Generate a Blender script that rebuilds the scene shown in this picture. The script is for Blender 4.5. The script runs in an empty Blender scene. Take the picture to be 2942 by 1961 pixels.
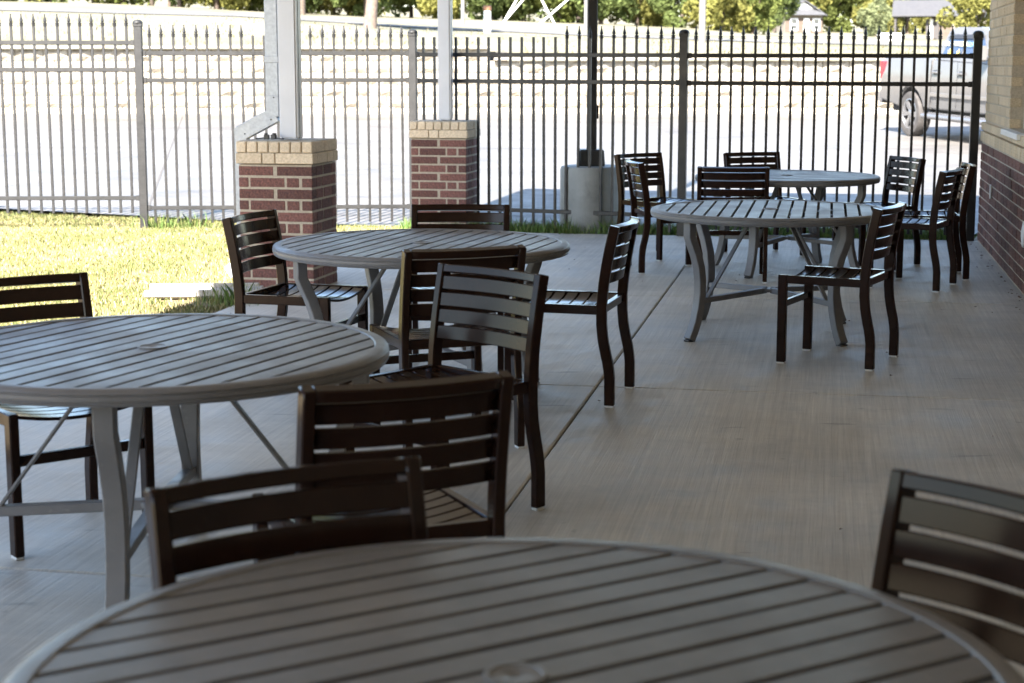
import bpy, bmesh, math, random
import numpy as np
from mathutils import Vector, Matrix
R = math.radians
random.seed(7); rng = np.random.default_rng(11)
scn = bpy.context.scene
COL = scn.collection

# ------------------------------------------------------------------ camera
FPX, TH, CAMH = 4888.0, R(9.188), 1.61          # focal length in photo pixels, downward pitch, eye height
cam = bpy.data.cameras.new('camera'); cam_o = bpy.data.objects.new('camera', cam); COL.objects.link(cam_o)
cam.sensor_width = 36.0; cam.lens = FPX / 2942.0 * 36.0
cam_o.location = (0, 0, CAMH); cam_o.rotation_euler = (math.pi / 2 - TH, 0, 0)
cam.clip_start = 0.05; cam.clip_end = 3000
cam.dof.use_dof = True; cam.dof.focus_distance = 9.3; cam.dof.aperture_fstop = 4.8
scn.camera = cam_o
# ------------------------------------------------------------------ light: sun behind the building, to the left
SUN_AZ, SUN_EL = R(17 + 180), R(42)             # compass direction of the sun (clockwise from +Y)
world = bpy.data.worlds.new('World'); scn.world = world; world.use_nodes = True
wn = world.node_tree
sky = wn.nodes.new('ShaderNodeTexSky'); sky.sky_type = 'NISHITA'; sky.sun_disc = False
sky.sun_elevation = SUN_EL; sky.sun_rotation = SUN_AZ
bg = wn.nodes['Background']; bg.inputs[1].default_value = 0.078
wn.links.new(sky.outputs[0], bg.inputs[0])
sd = bpy.data.lights.new('sun', 'SUN'); sd.energy = 4.6; sd.angle = R(0.53); sd.color = (1, .94, .86)
so = bpy.data.objects.new('sun', sd); COL.objects.link(so)
ldir = Vector((-math.sin(SUN_AZ) * math.cos(SUN_EL), -math.cos(SUN_AZ) * math.cos(SUN_EL), -math.sin(SUN_EL)))
so.rotation_euler = ldir.to_track_quat('-Z', 'Y').to_euler(); so.location = (-10, -20, 30)
scn.view_settings.view_transform = 'Standard'; scn.view_settings.look = 'None'
scn.view_settings.exposure = 3.03; scn.view_settings.gamma = 1.0; scn.view_settings.use_curve_mapping = False
scn.cycles.max_bounces = 10; scn.cycles.diffuse_bounces = 5; scn.cycles.glossy_bounces = 4
scn.cycles.sample_clamp_indirect = 8
try:
    scn.cycles.use_denoising = True
except Exception:
    pass

PHI = R(10.5)                                    # the patio axis points this far right of the view
CU, SU = math.cos(PHI), math.sin(PHI)
def uv(u, v):                                    # patio coordinates -> world
    return (u * CU + v * SU, -u * SU + v * CU)
AXR = -PHI                                       # z rotation of everything built square to the patio

# ------------------------------------------------------------------ materials
MATS = {}
def nodemat(name):
    m = bpy.data.materials.new(name); m.use_nodes = True; MATS[name] = m
    nt = m.node_tree
    return m, nt, nt.nodes['Principled BSDF']
def L(nt, a, b): nt.links.new(a, b)
def noise(nt, vec, scale, detail=4, rough=.55):
    n = nt.nodes.new('ShaderNodeTexNoise'); n.inputs['Scale'].default_value = scale
    n.inputs['Detail'].default_value = detail; n.inputs['Roughness'].default_value = rough
    if vec is not None: L(nt, vec, n.inputs['Vector'])
    return n
def ramp(nt, fac, stops):
    r = nt.nodes.new('ShaderNodeValToRGB'); e = r.color_ramp.elements
    while len(e) < len(stops): e.new(.5)
    for i, (p, c) in enumerate(stops):
        e[i].position = p; e[i].color = (c, c, c, 1) if not hasattr(c, '__len__') else (*c, 1)
    L(nt, fac, r.inputs[0]); return r
def mix(nt, fac, a, b, mode='MIX'):
    n = nt.nodes.new('ShaderNodeMix'); n.data_type = 'RGBA'; n.blend_type = mode
    for s, v in ((0, fac), (6, a), (7, b)):
        if hasattr(v, 'links'): L(nt, v, n.inputs[s])
        else: n.inputs[s].default_value = v if s == 0 else (*v, 1)
    return n.outputs[2]
def bump(nt, bs, h, strength, dist=.01):
    b = nt.nodes.new('ShaderNodeBump'); b.inputs['Strength'].default_value = strength
    b.inputs['Distance'].default_value = dist; L(nt, h, b.inputs['Height']); L(nt, b.outputs[0], bs.inputs['Normal'])
def mapping(nt, vec, scale=(1, 1, 1), rot=(0, 0, 0)):
    m = nt.nodes.new('ShaderNodeMapping'); m.inputs['Scale'].default_value = scale; m.inputs['Rotation'].default_value = rot
    L(nt, vec, m.inputs[0]); return m.outputs[0]
def mat(name, col, rough=.5, metal=0., var=.12, scale=14., rnd=0., bmp=0., bscale=80., spec=.5, dark=None, alpha=None):
    """base colour broken up by noise (var), varied per object (rnd), with fine relief (bmp)"""
    m, nt, bs = nodemat(name)
    tc = nt.nodes.new('ShaderNodeTexCoord'); vec = tc.outputs['Object']
    n = noise(nt, vec, scale)
    lo = tuple(c * (1 - var) for c in col) if dark is None else dark
    hi = tuple(min(1, c * (1 + var)) for c in col)
    out = ramp(nt, n.outputs[0], ((.3, lo), (.7, hi))).outputs[0]
    if rnd:
        oi = nt.nodes.new('ShaderNodeObjectInfo')
        rr = ramp(nt, oi.outputs['Random'], ((0, 1 - rnd), (1, 1 + rnd)))
        out = mix(nt, 1., out, rr.outputs[0], 'MULTIPLY')
    L(nt, out, bs.inputs['Base Color'])
    rn = ramp(nt, noise(nt, vec, scale * .7).outputs[0], ((.3, max(.02, rough * .8)), (.7, min(1, rough * 1.25))))
    L(nt, rn.outputs[0], bs.inputs['Roughness'])
    bs.inputs['Metallic'].default_value = metal; bs.inputs['Specular IOR Level'].default_value = spec
    if bmp: bump(nt, bs, noise(nt, vec, bscale, 3).outputs[0], bmp)
    return m

mat('bronze', (.0185, .0084, .0054), .13, 0, .15, 9, 0, .008, 300, .19)
mat('table_grey', (.147, .148, .155), .42, 0, .10, 6, 0, .05, 500, .5)
mat('table_plug', (.175, .176, .18), .45)
mat('glide', (.55, .55, .54), .5)
mat('black_steel', (.010, .010, .0105), .4, 0, .2, 12, 0, .08, 120)
mat('sunlit_steel', (.0085, .0085, .0088), .55, 0, .35, 18, 0, .15, 120)  # same black steel, colour darkened to offset direct sun on the left bays
mat('white_paint', (.56, .57, .59), .35, 0, .04, 5, 0, .01, 50)
mat('galvanized', (.36, .38, .40), .42, .3, .14, 45, 0, .04, 90)
mat('black_plastic', (.02, .02, .022), .4)
mat('mortar_cream', (.39, .335, .255), .9, 0, .15, 60, 0, .5, 140)
mat('mortar_tan', (.50, .43, .34), .9, 0, .15, 60, 0, .5, 140)
mat('brick_brown', (.155, .068, .052), .85, 0, .38, 65, .32, .6, 190, dark=(.075, .033, .029))
mat('brick_tan', (.66, .54, .39), .85, 0, .10, 70, .10, .5, 190, dark=(.50, .40, .27))
mat('stone_white', (.34, .32, .29), .8, 0, .1, 20, 0, .3, 60)
mat('limestone', (.27, .25, .215), .9, 0, .15, 2.2, .14, .9, 14, dark=(.17, .14, .10))
mat('joint_dark', (.07, .065, .06), .9)
mat('asphalt', (.09, .088, .085), .85, 0, .25, 3, 0, .3, 60)
mat('trim_white', (.7, .7, .7), .5, 0, .04)
mat('ceiling', (.74, .72, .69), .7, 0, .04)
mat('shingle', (.05, .051, .056), .85, 0, .25, 8, 0, .4, 30)
mat('metal_roof', (.046, .046, .05), .7, 0, .1, 4)
mat('far_brick', (.085, .062, .048), .9, 0, .2, 6)
mat('far_siding', (.16, .14, .115), .8, 0, .06, 3)
mat('dark_timber', (.045, .04, .04), .7)
mat('bark', (.07, .052, .04), .9, 0, .4, 14, .2, .8, 30)
mat('pale_bark', (.12, .09, .072), .9, 0, .3, 9, 0, .8, 20)
mat('pole_grey', (.13, .125, .12), .8, 0, .15, 6, 0, .3, 30)
mat('pipe_white', (.78, .78, .76), .5)
mat('cap_orange', (.17, .085, .045), .6)
mat('truck_silver', (.128, .124, .122), .2, .25, .06, 3, 0, 0, 50, .6)
mat('chrome', (.22, .22, .23), .25, .7, .05)
mat('tyre', (.042, .038, .036), .85, 0, .3, 10, 0, .4, 60)
mat('wheel_well', (.02, .02, .02), .9)
mat('tail_red', (.55, .02, .03), .2)
mat('car_glass', (.03, .045, .08), .05, 0, .05, 3, 0, 0, 50, .9)
mat('window_paint', (.75, .70, .45), .6)
mat('window_yellow', (.75, .55, .08), .6)
mat('window_blue', (.25, .5, .85), .6)
mat('window_glass', (.03, .035, .04), .06, 0, .05, 3, 0, 0, 50, .8)
mat('soil', (.17, .13, .075), .95, 0, .4, 10, 0, .6, 40)
mat('dead_leaf', (.10, .06, .035), .9)
def leafmat(name, col, rnd):
    m, nt, bs = nodemat(name); nt.nodes.remove(bs)
    tc = nt.nodes.new('ShaderNodeTexCoord'); oi = nt.nodes.new('ShaderNodeObjectInfo')
    c = ramp(nt, noise(nt, tc.outputs['Object'], 1.1, 4).outputs[0], ((.3, tuple(q*.72 for q in col)), (.7, tuple(q*1.25 for q in col)))).outputs[0]
    c = mix(nt, 1., c, ramp(nt, oi.outputs['Random'], ((0, 1 - rnd), (1, 1 + rnd))).outputs[0], 'MULTIPLY')
    d = nt.nodes.new('ShaderNodeBsdfDiffuse'); t = nt.nodes.new('ShaderNodeBsdfTranslucent'); mx = nt.nodes.new('ShaderNodeMixShader'); mx.inputs[0].default_value = .42
    L(nt, c, d.inputs[0]); L(nt, c, t.inputs[0]); L(nt, d.outputs[0], mx.inputs[1]); L(nt, t.outputs[0], mx.inputs[2]); L(nt, mx.outputs[0], nt.nodes['Material Output'].inputs[0])
leafmat('leaf_dark', (.115, .145, .052), .25); leafmat('leaf_mid', (.15, .175, .055), .22); leafmat('leaf_yellow', (.205, .20, .062), .2); leafmat('leaf_pale', (.17, .19, .10), .15)

def concrete(name, base, streak, stain, rot=0., fine=.35):
    m, nt, bs = nodemat(name)
    geo = nt.nodes.new('ShaderNodeNewGeometry'); pos = geo.outputs['Position']
    al = mapping(nt, pos, (1, 1, 1), (0, 0, rot))
    s1 = noise(nt, mapping(nt, al, (42, .45, 1)), 1.0, 5, .65)      # broom strokes along the patio
    s2 = noise(nt, mapping(nt, al, (170, 2.2, 1)), 1.0, 3, .6)
    s3 = noise(nt, mapping(nt, al, (1.2, 22, 1)), 1.0, 3, .6)       # faint cross trowel marks
    big = noise(nt, pos, .7, 5, .6); med = noise(nt, pos, 3.2, 5, .65); speck = noise(nt, pos, 22, 6, .7)
    c = ramp(nt, s1.outputs[0], ((.25, tuple(b * (1 - streak) for b in base)), (.75, tuple(b * (1 + streak) for b in base)))).outputs[0]
    c = mix(nt, 1., c, ramp(nt, s2.outputs[0], ((.3, 1 - streak * .8), (.7, 1 + streak * .6))).outputs[0], 'MULTIPLY')
    c = mix(nt, 1., c, ramp(nt, s3.outputs[0], ((.35, 1 - streak * .2), (.65, 1.01))).outputs[0], 'MULTIPLY')
    c = mix(nt, 1., c, ramp(nt, big.outputs[0], ((.3, 1 - stain), (.62, 1.08))).outputs[0], 'MULTIPLY')
    c = mix(nt, 1., c, ramp(nt, med.outputs[0], ((.28, 1 - stain * .8), (.5, 1.0))).outputs[0], 'MULTIPLY')
    c = mix(nt, 1., c, ramp(nt, speck.outputs[0], ((.26, .62), (.36, 1.0))).outputs[0], 'MULTIPLY')
    if stain > .2 and fine > .2:
        sc = noise(nt, mapping(nt, pos, (2.3, 9, 1)), 1.0, 3, .5); c = mix(nt, 1., c, ramp(nt, sc.outputs[0], ((.275, .68), (.33, 1.0))).outputs[0], 'MULTIPLY')
        sp = noise(nt, pos, 1.7, 2, .5); c = mix(nt, ramp(nt, sp.outputs[0], ((.66, 0.), (.80, .30))).outputs[0], c, (.60, .60, .60))
        ru = noise(nt, mapping(nt, pos, (1, 1, 1), (0, 0, 1.1)), 2.6, 3, .5); c = mix(nt, ramp(nt, ru.outputs[0], ((.68, 0.), (.80, .30))).outputs[0], c, (.30, .17, .08))
        dk = noise(nt, pos, 7.5, 4, .6); c = mix(nt, 1., c, ramp(nt, dk.outputs[0], ((.24, .60), (.33, 1.0))).outputs[0], 'MULTIPLY')
    L(nt, c, bs.inputs['Base Color'])
    rr = ramp(nt, med.outputs[0], ((.3, .42), (.7, .68))); L(nt, rr.outputs[0], bs.inputs['Roughness'])
    add = nt.nodes.new('ShaderNodeMath'); add.operation = 'ADD'
    L(nt, s1.outputs[0], add.inputs[0]); L(nt, s2.outputs[0], add.inputs[1])
    bump(nt, bs, add.outputs[0], fine, .004)
    return m
concrete('patio_concrete', (.495, .470, .412), .17, .32, PHI)
concrete('lot_concrete', (.120, .112, .103), .06, .34, 0, .1)
concrete('cast_concrete', (.26, .265, .245), .05, .55, 0, .1)

def grass_mat(name):
    m, nt, bs = nodemat(name)
    a = nt.nodes.new('ShaderNodeAttribute'); a.attribute_name = 'tint'
    L(nt, a.outputs['Color'], bs.inputs['Base Color']); bs.inputs['Roughness'].default_value = .6
    bs.inputs['Specular IOR Level'].default_value = .25
grass_mat('grass_blade')
def dust(name, amount, scale, tint):
    """pale dust and dried water spots over a coating"""
    nt = MATS[name].node_tree; bs = nt.nodes['Principled BSDF']; src = bs.inputs['Base Color'].links[0].from_socket
    geo = nt.nodes.new('ShaderNodeNewGeometry'); p = geo.outputs['Position']
    a = ramp(nt, noise(nt, p, scale, 6, .7).outputs[0], ((.48, 0.), (.72, amount))).outputs[0]
    b = ramp(nt, noise(nt, p, scale*11, 4, .6).outputs[0], ((.60, 0.), (.70, amount))).outputs[0]
    c = mix(nt, a, src, tint); c = mix(nt, b, c, tint); L(nt, c, bs.inputs['Base Color'])
dust('table_grey', .22, 3.5, (.30, .29, .27)); dust('bronze', .012, 5, (.25, .22, .2)); dust('black_steel', .05, 4, (.2, .18, .16)); dust('sunlit_steel', .06, 4, (.14, .13, .12))
def hill_mat():
    m, nt, bs = nodemat('hill_grass')
    geo = nt.nodes.new('ShaderNodeNewGeometry'); pos = geo.outputs['Position']
    a = noise(nt, mapping(nt, pos, (.12, .12, .12)), 1, 6, .6); b = noise(nt, mapping(nt, pos, (1.4, .5, 1)), 1, 5, .7)
    c = ramp(nt, a.outputs[0], ((.30, (.08, .082, .036)), (.48, (.14, .127, .078)), (.7, (.18, .162, .112)))).outputs[0]
    c = mix(nt, 1., c, ramp(nt, b.outputs[0], ((.3, .75), (.7, 1.1))).outputs[0], 'MULTIPLY')
    L(nt, c, bs.inputs['Base Color']); bs.inputs['Roughness'].default_value = .95
    bump(nt, bs, b.outputs[0], .8, .1)
hill_mat()

# ------------------------------------------------------------------ object helpers
def link(o, parent=None):
    COL.objects.link(o)
    if parent is not None: o.parent = parent
    return o
def tag(o, label=None, cat=None, group=None, kind=None):
    if label: o['label'] = label
    if cat: o['category'] = cat
    if group: o['group'] = group
    if kind: o['kind'] = kind
    return o
def empty(name, loc=(0, 0, 0), rz=0., label=None, cat=None, group=None):
    o = bpy.data.objects.new(name, None); o.empty_display_size = .1
    link(o); o.location = loc; o.rotation_euler = (0, 0, rz)
    return tag(o, label, cat, group)
def obj(name, me, m=None, parent=None, loc=(0, 0, 0), rot=(0, 0, 0)):
    if m is not None and len(me.materials) == 0: me.materials.append(MATS[m])
    o = bpy.data.objects.new(name, me); link(o, parent); o.location = loc; o.rotation_euler = rot
    return o
def copy_tree(o, parent=None):
    c = o.copy(); COL.objects.link(c); c.parent = parent
    for ch in o.children: copy_tree(ch, c)
    return c
class MB:
    """collects boxes, sweeps and lathes into one mesh"""
    def __init__(s): s.v = []; s.f = []
    def add(s, vs, fs):
        k = len(s.v); s.v += [tuple(p) for p in vs]; s.f += [tuple(i + k for i in f) for f in fs]; return s
    def box(s, c, d, M=None):
        x, y, z = (q / 2 for q in d); c = Vector(c)
        vs = [Vector(p) for p in ((-x,-y,-z),(x,-y,-z),(x,y,-z),(-x,y,-z),(-x,-y,z),(x,-y,z),(x,y,z),(-x,y,z))]
        if M is not None: vs = [M @ p for p in vs]
        return s.add([p + c for p in vs], [(0,3,2,1),(4,5,6,7),(0,1,5,4),(1,2,6,5),(2,3,7,6),(3,0,4,7)])
    def bar(s, a, b, w, h, up=(0, 0, 1)):
        a, b = Vector(a), Vector(b); d = (b - a).normalized(); r = d.cross(Vector(up)).normalized(); u = r.cross(d)
        vs = []
        for p in (a, b):
            vs += [p - r*w/2 - u*h/2, p + r*w/2 - u*h/2, p + r*w/2 + u*h/2, p - r*w/2 + u*h/2]
        return s.add(vs, [(3,2,1,0),(4,5,6,7),(0,1,5,4),(1,2,6,5),(2,3,7,6),(3,0,4,7)])
    def sweep(s, path, side, w, t):
        """rectangular section: w along the fixed vector side, t in the plane of the path"""
        side = Vector(side).normalized(); P = [Vector(p) for p in path]; vs = []
        for i, p in enumerate(P):
            d = (P[min(i+1, len(P)-1)] - P[max(i-1, 0)]).normalized(); n = d.cross(side).normalized()
            vs += [p - side*w/2 - n*t/2, p + side*w/2 - n*t/2, p + side*w/2 + n*t/2, p - side*w/2 + n*t/2]
        fs = [(3,2,1,0)]
        for i in range(len(P)-1):
            k = 4*i
            for j in range(4): fs.append((k+j, k+(j+1)%4, k+4+(j+1)%4, k+4+j))
        k = 4*(len(P)-1); fs.append((k, k+1, k+2, k+3))
        return s.add(vs, fs)
    def lathe(s, prof, n=12, c=(0, 0, 0), cap=True):
        c = Vector(c); vs = []; fs = []
        for r, z in prof:
            for i in range(n):
                a = 2*math.pi*i/n; vs.append(c + Vector((r*math.cos(a), r*math.sin(a), z)))
        for j in range(len(prof)-1):
            for i in range(n): fs.append((j*n+i, j*n+(i+1)%n, (j+1)*n+(i+1)%n, (j+1)*n+i))
        if cap: fs.append(tuple(range(n-1, -1, -1))); fs.append(tuple((len(prof)-1)*n+i for i in range(n)))
        return s.add(vs, fs)
    def tube(s, a, b, r0, r1=None, n=8):
        a, b = Vector(a), Vector(b); r1 = r0 if r1 is None else r1
        d = (b-a).normalized(); x = d.orthogonal().normalized(); y = d.cross(x); vs = []
        for p, r in ((a, r0), (b, r1)):
            for i in range(n):
                t = 2*math.pi*i/n; vs.append(p + x*math.cos(t)*r + y*math.sin(t)*r)
        fs = [(i, (i+1)%n, n+(i+1)%n, n+i) for i in range(n)] + [tuple(range(n-1,-1,-1)), tuple(range(n, 2*n))]
        return s.add(vs, fs)
    def prism(s, poly, axis_vec, depth):
        """extrude a flat polygon (list of 3D points)"""
        a = Vector(axis_vec)*depth; n = len(poly); P = [Vector(p) for p in poly]
        return s.add(P + [p + a for p in P], [tuple(range(n-1,-1,-1)), tuple(range(n, 2*n))] + [(i, (i+1)%n, n+(i+1)%n, n+i) for i in range(n)])
    def mesh(s, name, bev=0., smooth=False, seg=1):
        me = bpy.data.meshes.new(name); me.from_pydata(s.v, [], s.f); me.update()
        bm = bmesh.new(); bm.from_mesh(me); bmesh.ops.recalc_face_normals(bm, faces=bm.faces[:])
        if bev:
            es = [e for e in bm.edges if len(e.link_faces) == 2 and e.calc_face_angle(0) > .5]
            bmesh.ops.bevel(bm, geom=es, offset=bev, segments=seg, affect='EDGES', clamp_overlap=True)
        bm.to_mesh(me); bm.free()
        if smooth:
            for p in me.polygons: p.use_smooth = True
            me.set_sharp_from_angle(angle=R(40))
        return me
BOXES = {}
def boxmesh(d, bev=.003):
    k = (tuple(round(q, 4) for q in d), bev)
    if k not in BOXES: BOXES[k] = MB().box((0, 0, 0), d).mesh('box', bev)
    return BOXES[k]
def boxes_with(d, m, bev=.003):
    k = (tuple(round(q, 4) for q in d), bev, m)
    if k not in BOXES:
        me = MB().box((0, 0, 0), d).mesh('box', bev); me.materials.append(MATS[m]); BOXES[k] = me
    return BOXES[k]
def struct(name, me, m, **k):
    return tag(obj(name, me, m, **k), kind='structure')
def ray(x, y, Y):
    """photo pixel and forward distance -> world point"""
    dx = (x - 1471) / FPX; dv = (980.5 - y) / FPX; c, s = math.cos(TH), math.sin(TH)
    yd, zd = c + dv*s, -s + dv*c; t = Y / yd
    return Vector((dx*t, Y, CAMH + zd*t))

# ================================================================== GROUND
LOT_SLOPE = .026
def lot_z(Y): return LOT_SLOPE * max(0., Y - 17.0) - .004
# one wide base sheet under everything
me = MB().add([(-400, -80, -.35), (400, -80, -.35), (400, 900, -.35), (-400, 900, -.35)], [(0, 1, 2, 3)]).mesh('ground')
struct('ground', me, 'soil')
# lawn and the grass strip behind the fence share a level bed of soil
bed = [uv(-30, -6), uv(-3.98, -6), uv(-3.98, 16.385), uv(1.37, 16.385), uv(1.37, 17.8)]
EDGE = [(4.9, 16.45), (2.0, 16.93), (0., 17.2), (-1.4, 17.32), (-2.9, 17.75), (-3.9, 18.2), (-5.6, 18.9), (-8, 19.7), (-30, 26)]
poly = [uv(-30, -6), uv(-3.98, -6), uv(-3.98, 16.385), uv(1.37, 16.385)] + EDGE
me = MB().add([(x, y, -.012) for x, y in poly], [tuple(range(len(poly)))]).mesh('lawn')
struct('lawn', me, 'soil')
# parking lot beyond the grass: rises away from the patio
ys = [17.0, 20, 24, 28, 32, 36, 39.4]
V = []; Fc = []
edge_pts = [(60, 14.0), (12, 15.2)] + EDGE + [(-60, 30)]
n = len(edge_pts)
for x, y in edge_pts: V.append((x, y, lot_z(y)))
for Y in (30.5, 34, 39.6):
    for i, (x, y) in enumerate(edge_pts):
        V.append((x * (1 + .35*(Y-18)/20) if abs(x) < 20 else x, Y, lot_z(Y)))
for j in range(3):
    for i in range(n-1): Fc.append((j*n+i+1, j*n+i, (j+1)*n+i, (j+1)*n+i+1))
struct('parking_lot', MB().add(V, Fc).mesh('parking_lot'), 'lot_concrete')
# sealed joints in the lot
jm = MB()
def joint_strip(a, b, w):
    a, b = Vector((*a, lot_z(a[1]) + .006)), Vector((*b, lot_z(b[1]) + .006)); d = (b-a).normalized(); s = Vector((-d.y, d.x, 0))*w/2
    m_ = 8; k = len(jm.v)
    pts = []
    for i in range(m_+1):
        p = a.lerp(b, i/m_); p.z = lot_z(p.y) + .006; pts += [p - s, p + s]
    jm.add(pts, [(2*i, 2*i+1, 2*i+3, 2*i+2) for i in range(m_)])
joint_strip((-4.05, 18.9), (-7.2, 37.5), .03); joint_strip((-.35, 18.35), (1.2, 17.6), .02)
joint_strip((-30, 28.8), (30, 27.2), .03); joint_strip((-2.0, 18.3), (6.0, 17.85), .025); joint_strip((6.5, 17.9), (9.6, 37), .03)
struct('pavement_joint', jm.mesh('pavement_joint'), 'joint_dark')

# patio slab: cast bays with open joints over a dark bed
patio = empty('patio', (0, 0, 0), AXR); patio['kind'] = 'structure'
me = MB().box((-1.28, 6.4, -.10), (5.36, 19.9, .16)).mesh('slab_bed'); obj('slab_bed', me, 'joint_dark', patio)
us = (-3.97, -1.13, 1.42); vs = (-3.5, 1.44, 4.95, 8.46, 11.97, 16.38)
for i in range(2):
    for j in range(5):
        u0, u1, v0, v1 = us[i] + (.005 if i else 0), us[i+1] - (0 if i else .005), vs[j] + .006, vs[j+1] - .006
        d = (u1-u0, v1-v0, .10)
        o = obj('concrete_bay', MB().box((0, 0, 0), d).mesh('bay', .007), 'patio_concrete', patio, ((u0+u1)/2, (v0+v1)/2, -.05))

# hillside behind the retaining wall, heights taken along sight lines
def interp(x, pts):
    return float(np.interp(x, [p[0] for p in pts], [p[1] for p in pts]))
Y_WALL = [(-400, 150), (1380, 150), (1420, 181), (3400, 181)]
Y_ROAD = [(-600, 14), (0, 28), (700, 46), (1200, 78), (1500, 92), (1750, 104), (2200, 120), (2942, 138), (3600, 150)]
Y_TREE = [(-600, -6), (0, 3), (300, 9), (500, 19), (700, 31), (900, 42), (1200, 53), (1400, 57), (1700, 69), (2000, 82), (2300, 112), (2600, 118), (2942, 125), (3600, 135)]
Y_160 = [(-600, -10), (0, -1), (700, 26), (1200, 48), (1700, 64), (2000, 78), (2300, 104), (2600, 112), (2942, 118), (3600, 125)]
Y_230 = [(-600, -14), (0, -5), (700, 22), (1200, 44), (1700, 60), (2000, 76), (2300, 95), (2600, 100), (2942, 106), (3600, 112)]
ROWS = [(39.1, Y_WALL, 0), (52, None, 0), (66, Y_ROAD, 3), (69, Y_ROAD, -3), (110, Y_TREE, 0), (160, Y_160, 0), (230, Y_230, 0), (480, Y_230, -25)]
def hill_z(X, Y):
    px = 1471 + FPX * X / (Y * math.cos(TH) + .05)
    def zr(i):
        Yr, tb, off = ROWS[i]
        if tb is None:
            return (zr(i-1)*(ROWS[i+1][0]-Yr) + zr(i+1)*(Yr-ROWS[i-1][0])) / (ROWS[i+1][0]-ROWS[i-1][0]) + .03
        return ray(1471, interp(px, tb) + off, Yr).z
    for i in range(len(ROWS)-1):
        if Y <= ROWS[i+1][0] or i == len(ROWS)-2:
            t = (Y-ROWS[i][0])/(ROWS[i+1][0]-ROWS[i][0]); t = max(0, min(1.3, t))
            return zr(i)*(1-t) + zr(i+1)*t
gy = [39.1, 41, 44, 48, 52, 56, 60, 66, 69, 75, 82, 90, 100, 110, 125, 142, 160, 190, 230, 300, 480]
gx = np.linspace(-.62, .62, 63)
V = []; Fc = []
for Y in gy:
    for r in gx:
        X = r*Y
        V.append((X, Y, hill_z(X, Y) + (random.uniform(-.04, .05) if 41 < Y < 105 and not 65 < Y < 70 else 0)))
m_ = len(gx)
for j in range(len(gy)-1):
    for i in range(m_-1): Fc.append((j*m_+i, j*m_+i+1, (j+1)*m_+i+1, (j+1)*m_+i))
struct('hillside', MB().add(V, Fc).mesh('hillside', smooth=True), 'hill_grass')
V = []; Fc = []
for i, r in enumerate(gx):
    for Y in (66.2, 68.8): V.append((r*Y, Y, hill_z(r*Y, Y) + .03))
    if i: k = 2*i; Fc.append((k-2, k, k+1, k-1))
struct('road', MB().add(V, Fc).mesh('road'), 'asphalt')

# ================================================================== BUILDING (right wall, roof over the patio)
bld = empty('brick_building', (*uv(1.385, 12.), 0), AXR, 'brick building with tan upper courses over a dark brown base beside the patio', 'building')
# local frame: x = u-1.385 (into the wall), y = v-12
VE = 16.36 - 12.0                                   # far corner
WAIN = .93; BAND = 1.115; WTOP = 3.3
core = MB()
core.box((.206, (VE-15.5)/2, WAIN/2), (.40, VE+15.5-.02, WAIN-.004))
wy0, wy1, wz0, wz1 = 1.05, 2.2, 1.12, 2.75          # window opening
core.box((.231, (wy1+VE)/2, (WAIN+WTOP)/2), (.40, VE-wy1-.02, WTOP-WAIN))
core.box((.231, (wy0-15.5)/2, (WAIN+WTOP)/2), (.40, wy0+15.5, WTOP-WAIN))
core.box((.231, (wy0+wy1)/2, (WAIN+wz0)/2), (.40, wy1-wy0, wz0-WAIN)); core.box((.231, (wy0+wy1)/2, (wz1+WTOP)/2), (.40, wy1-wy0, WTOP-wz1))
obj('wall_core', core.mesh('wall_core'), 'mortar_tan', bld)
CO = .0825; BL = .262; JT = .012
def wall_bricks(ya, yb, single):
    st = {'brick_brown': MB(), 'brick_tan': MB()}
    def put(y0, y1, z0, z1, xf, m):
        y0, y1 = max(ya, y0), min(VE if single else yb, y1)
        if y1 - y0 < .03: return
        j = random.uniform(-.0025, .0025)
        c = (xf + .045 + j, (y0+y1)/2, (z0+z1)/2); d = (.09, y1-y0, z1-z0)
        if single: obj('brick', boxes_with(d, m, .004), None, bld, c)
        else: st[m].box(c, d)
    def course(z0, h, xf, m, off, cut=False):
        y = ya - ((ya - off) % BL) if True else 0
        while y < (VE if single else yb):
            a, b = y, y + BL - JT
            if cut and b > wy0 and a < wy1:
                if a < wy0 - .03: put(a, wy0, z0, z0+h, xf, m)
                if b > wy1 + .03: put(wy1, b, z0, z0+h, xf, m)
            else: put(a, b, z0, z0+h, xf, m)
            y += BL
    for k in range(11): course(.012 + k*CO + .004, CO - JT, -.0, 'brick_brown', (k % 2)*BL/2)
    # projecting rowlock band
    y = ya - (ya % .082)
    while y < (VE if single else yb):
        put(y, y + .071, WAIN + .002, WAIN + .092, -.012, 'brick_tan'); y += .082
    course(WAIN + .104, CO - JT, -.006, 'brick_tan', 0)
    k = 0; z = BAND + .008
    while z < (2.32 if single else 3.2):
        course(z, CO - JT, .025, 'brick_tan', (k % 2)*BL/2, z < wz1); z += CO; k += 1
    if not single:
        for m, b in st.items(): tag(obj('brickwork', b.mesh('brickwork'), m, bld), kind='stuff')
wall_bricks(.15, VE, True)
wall_bricks(-7.0, .138, False)
# upper far bricks over the picture's top and the end face towards the lot
endb = {'brick_brown': MB(), 'brick_tan': MB()}
for k in range(38):
    m = 'brick_brown' if k < 11 else 'brick_tan'; x = .095 + (k % 2)*BL/2
    while x < 4.2: endb[m].box((x + BL/2, VE - .018, .012 + k*CO + CO/2), (BL - JT, .05, CO - JT)); x += BL
for m, b in endb.items(): tag(obj('brickwork', b.mesh('brickwork'), m, bld), kind='stuff')
top = MB(); z = 2.36
while z < 3.2:
    y = .15
    while y < VE - .1: top.box((.07, y + BL/2, z + CO/2), (.09, BL - JT, CO - JT)); y += BL
    z += CO
tag(obj('brickwork', top.mesh('brickwork'), 'brick_tan', bld), kind='stuff')
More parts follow.
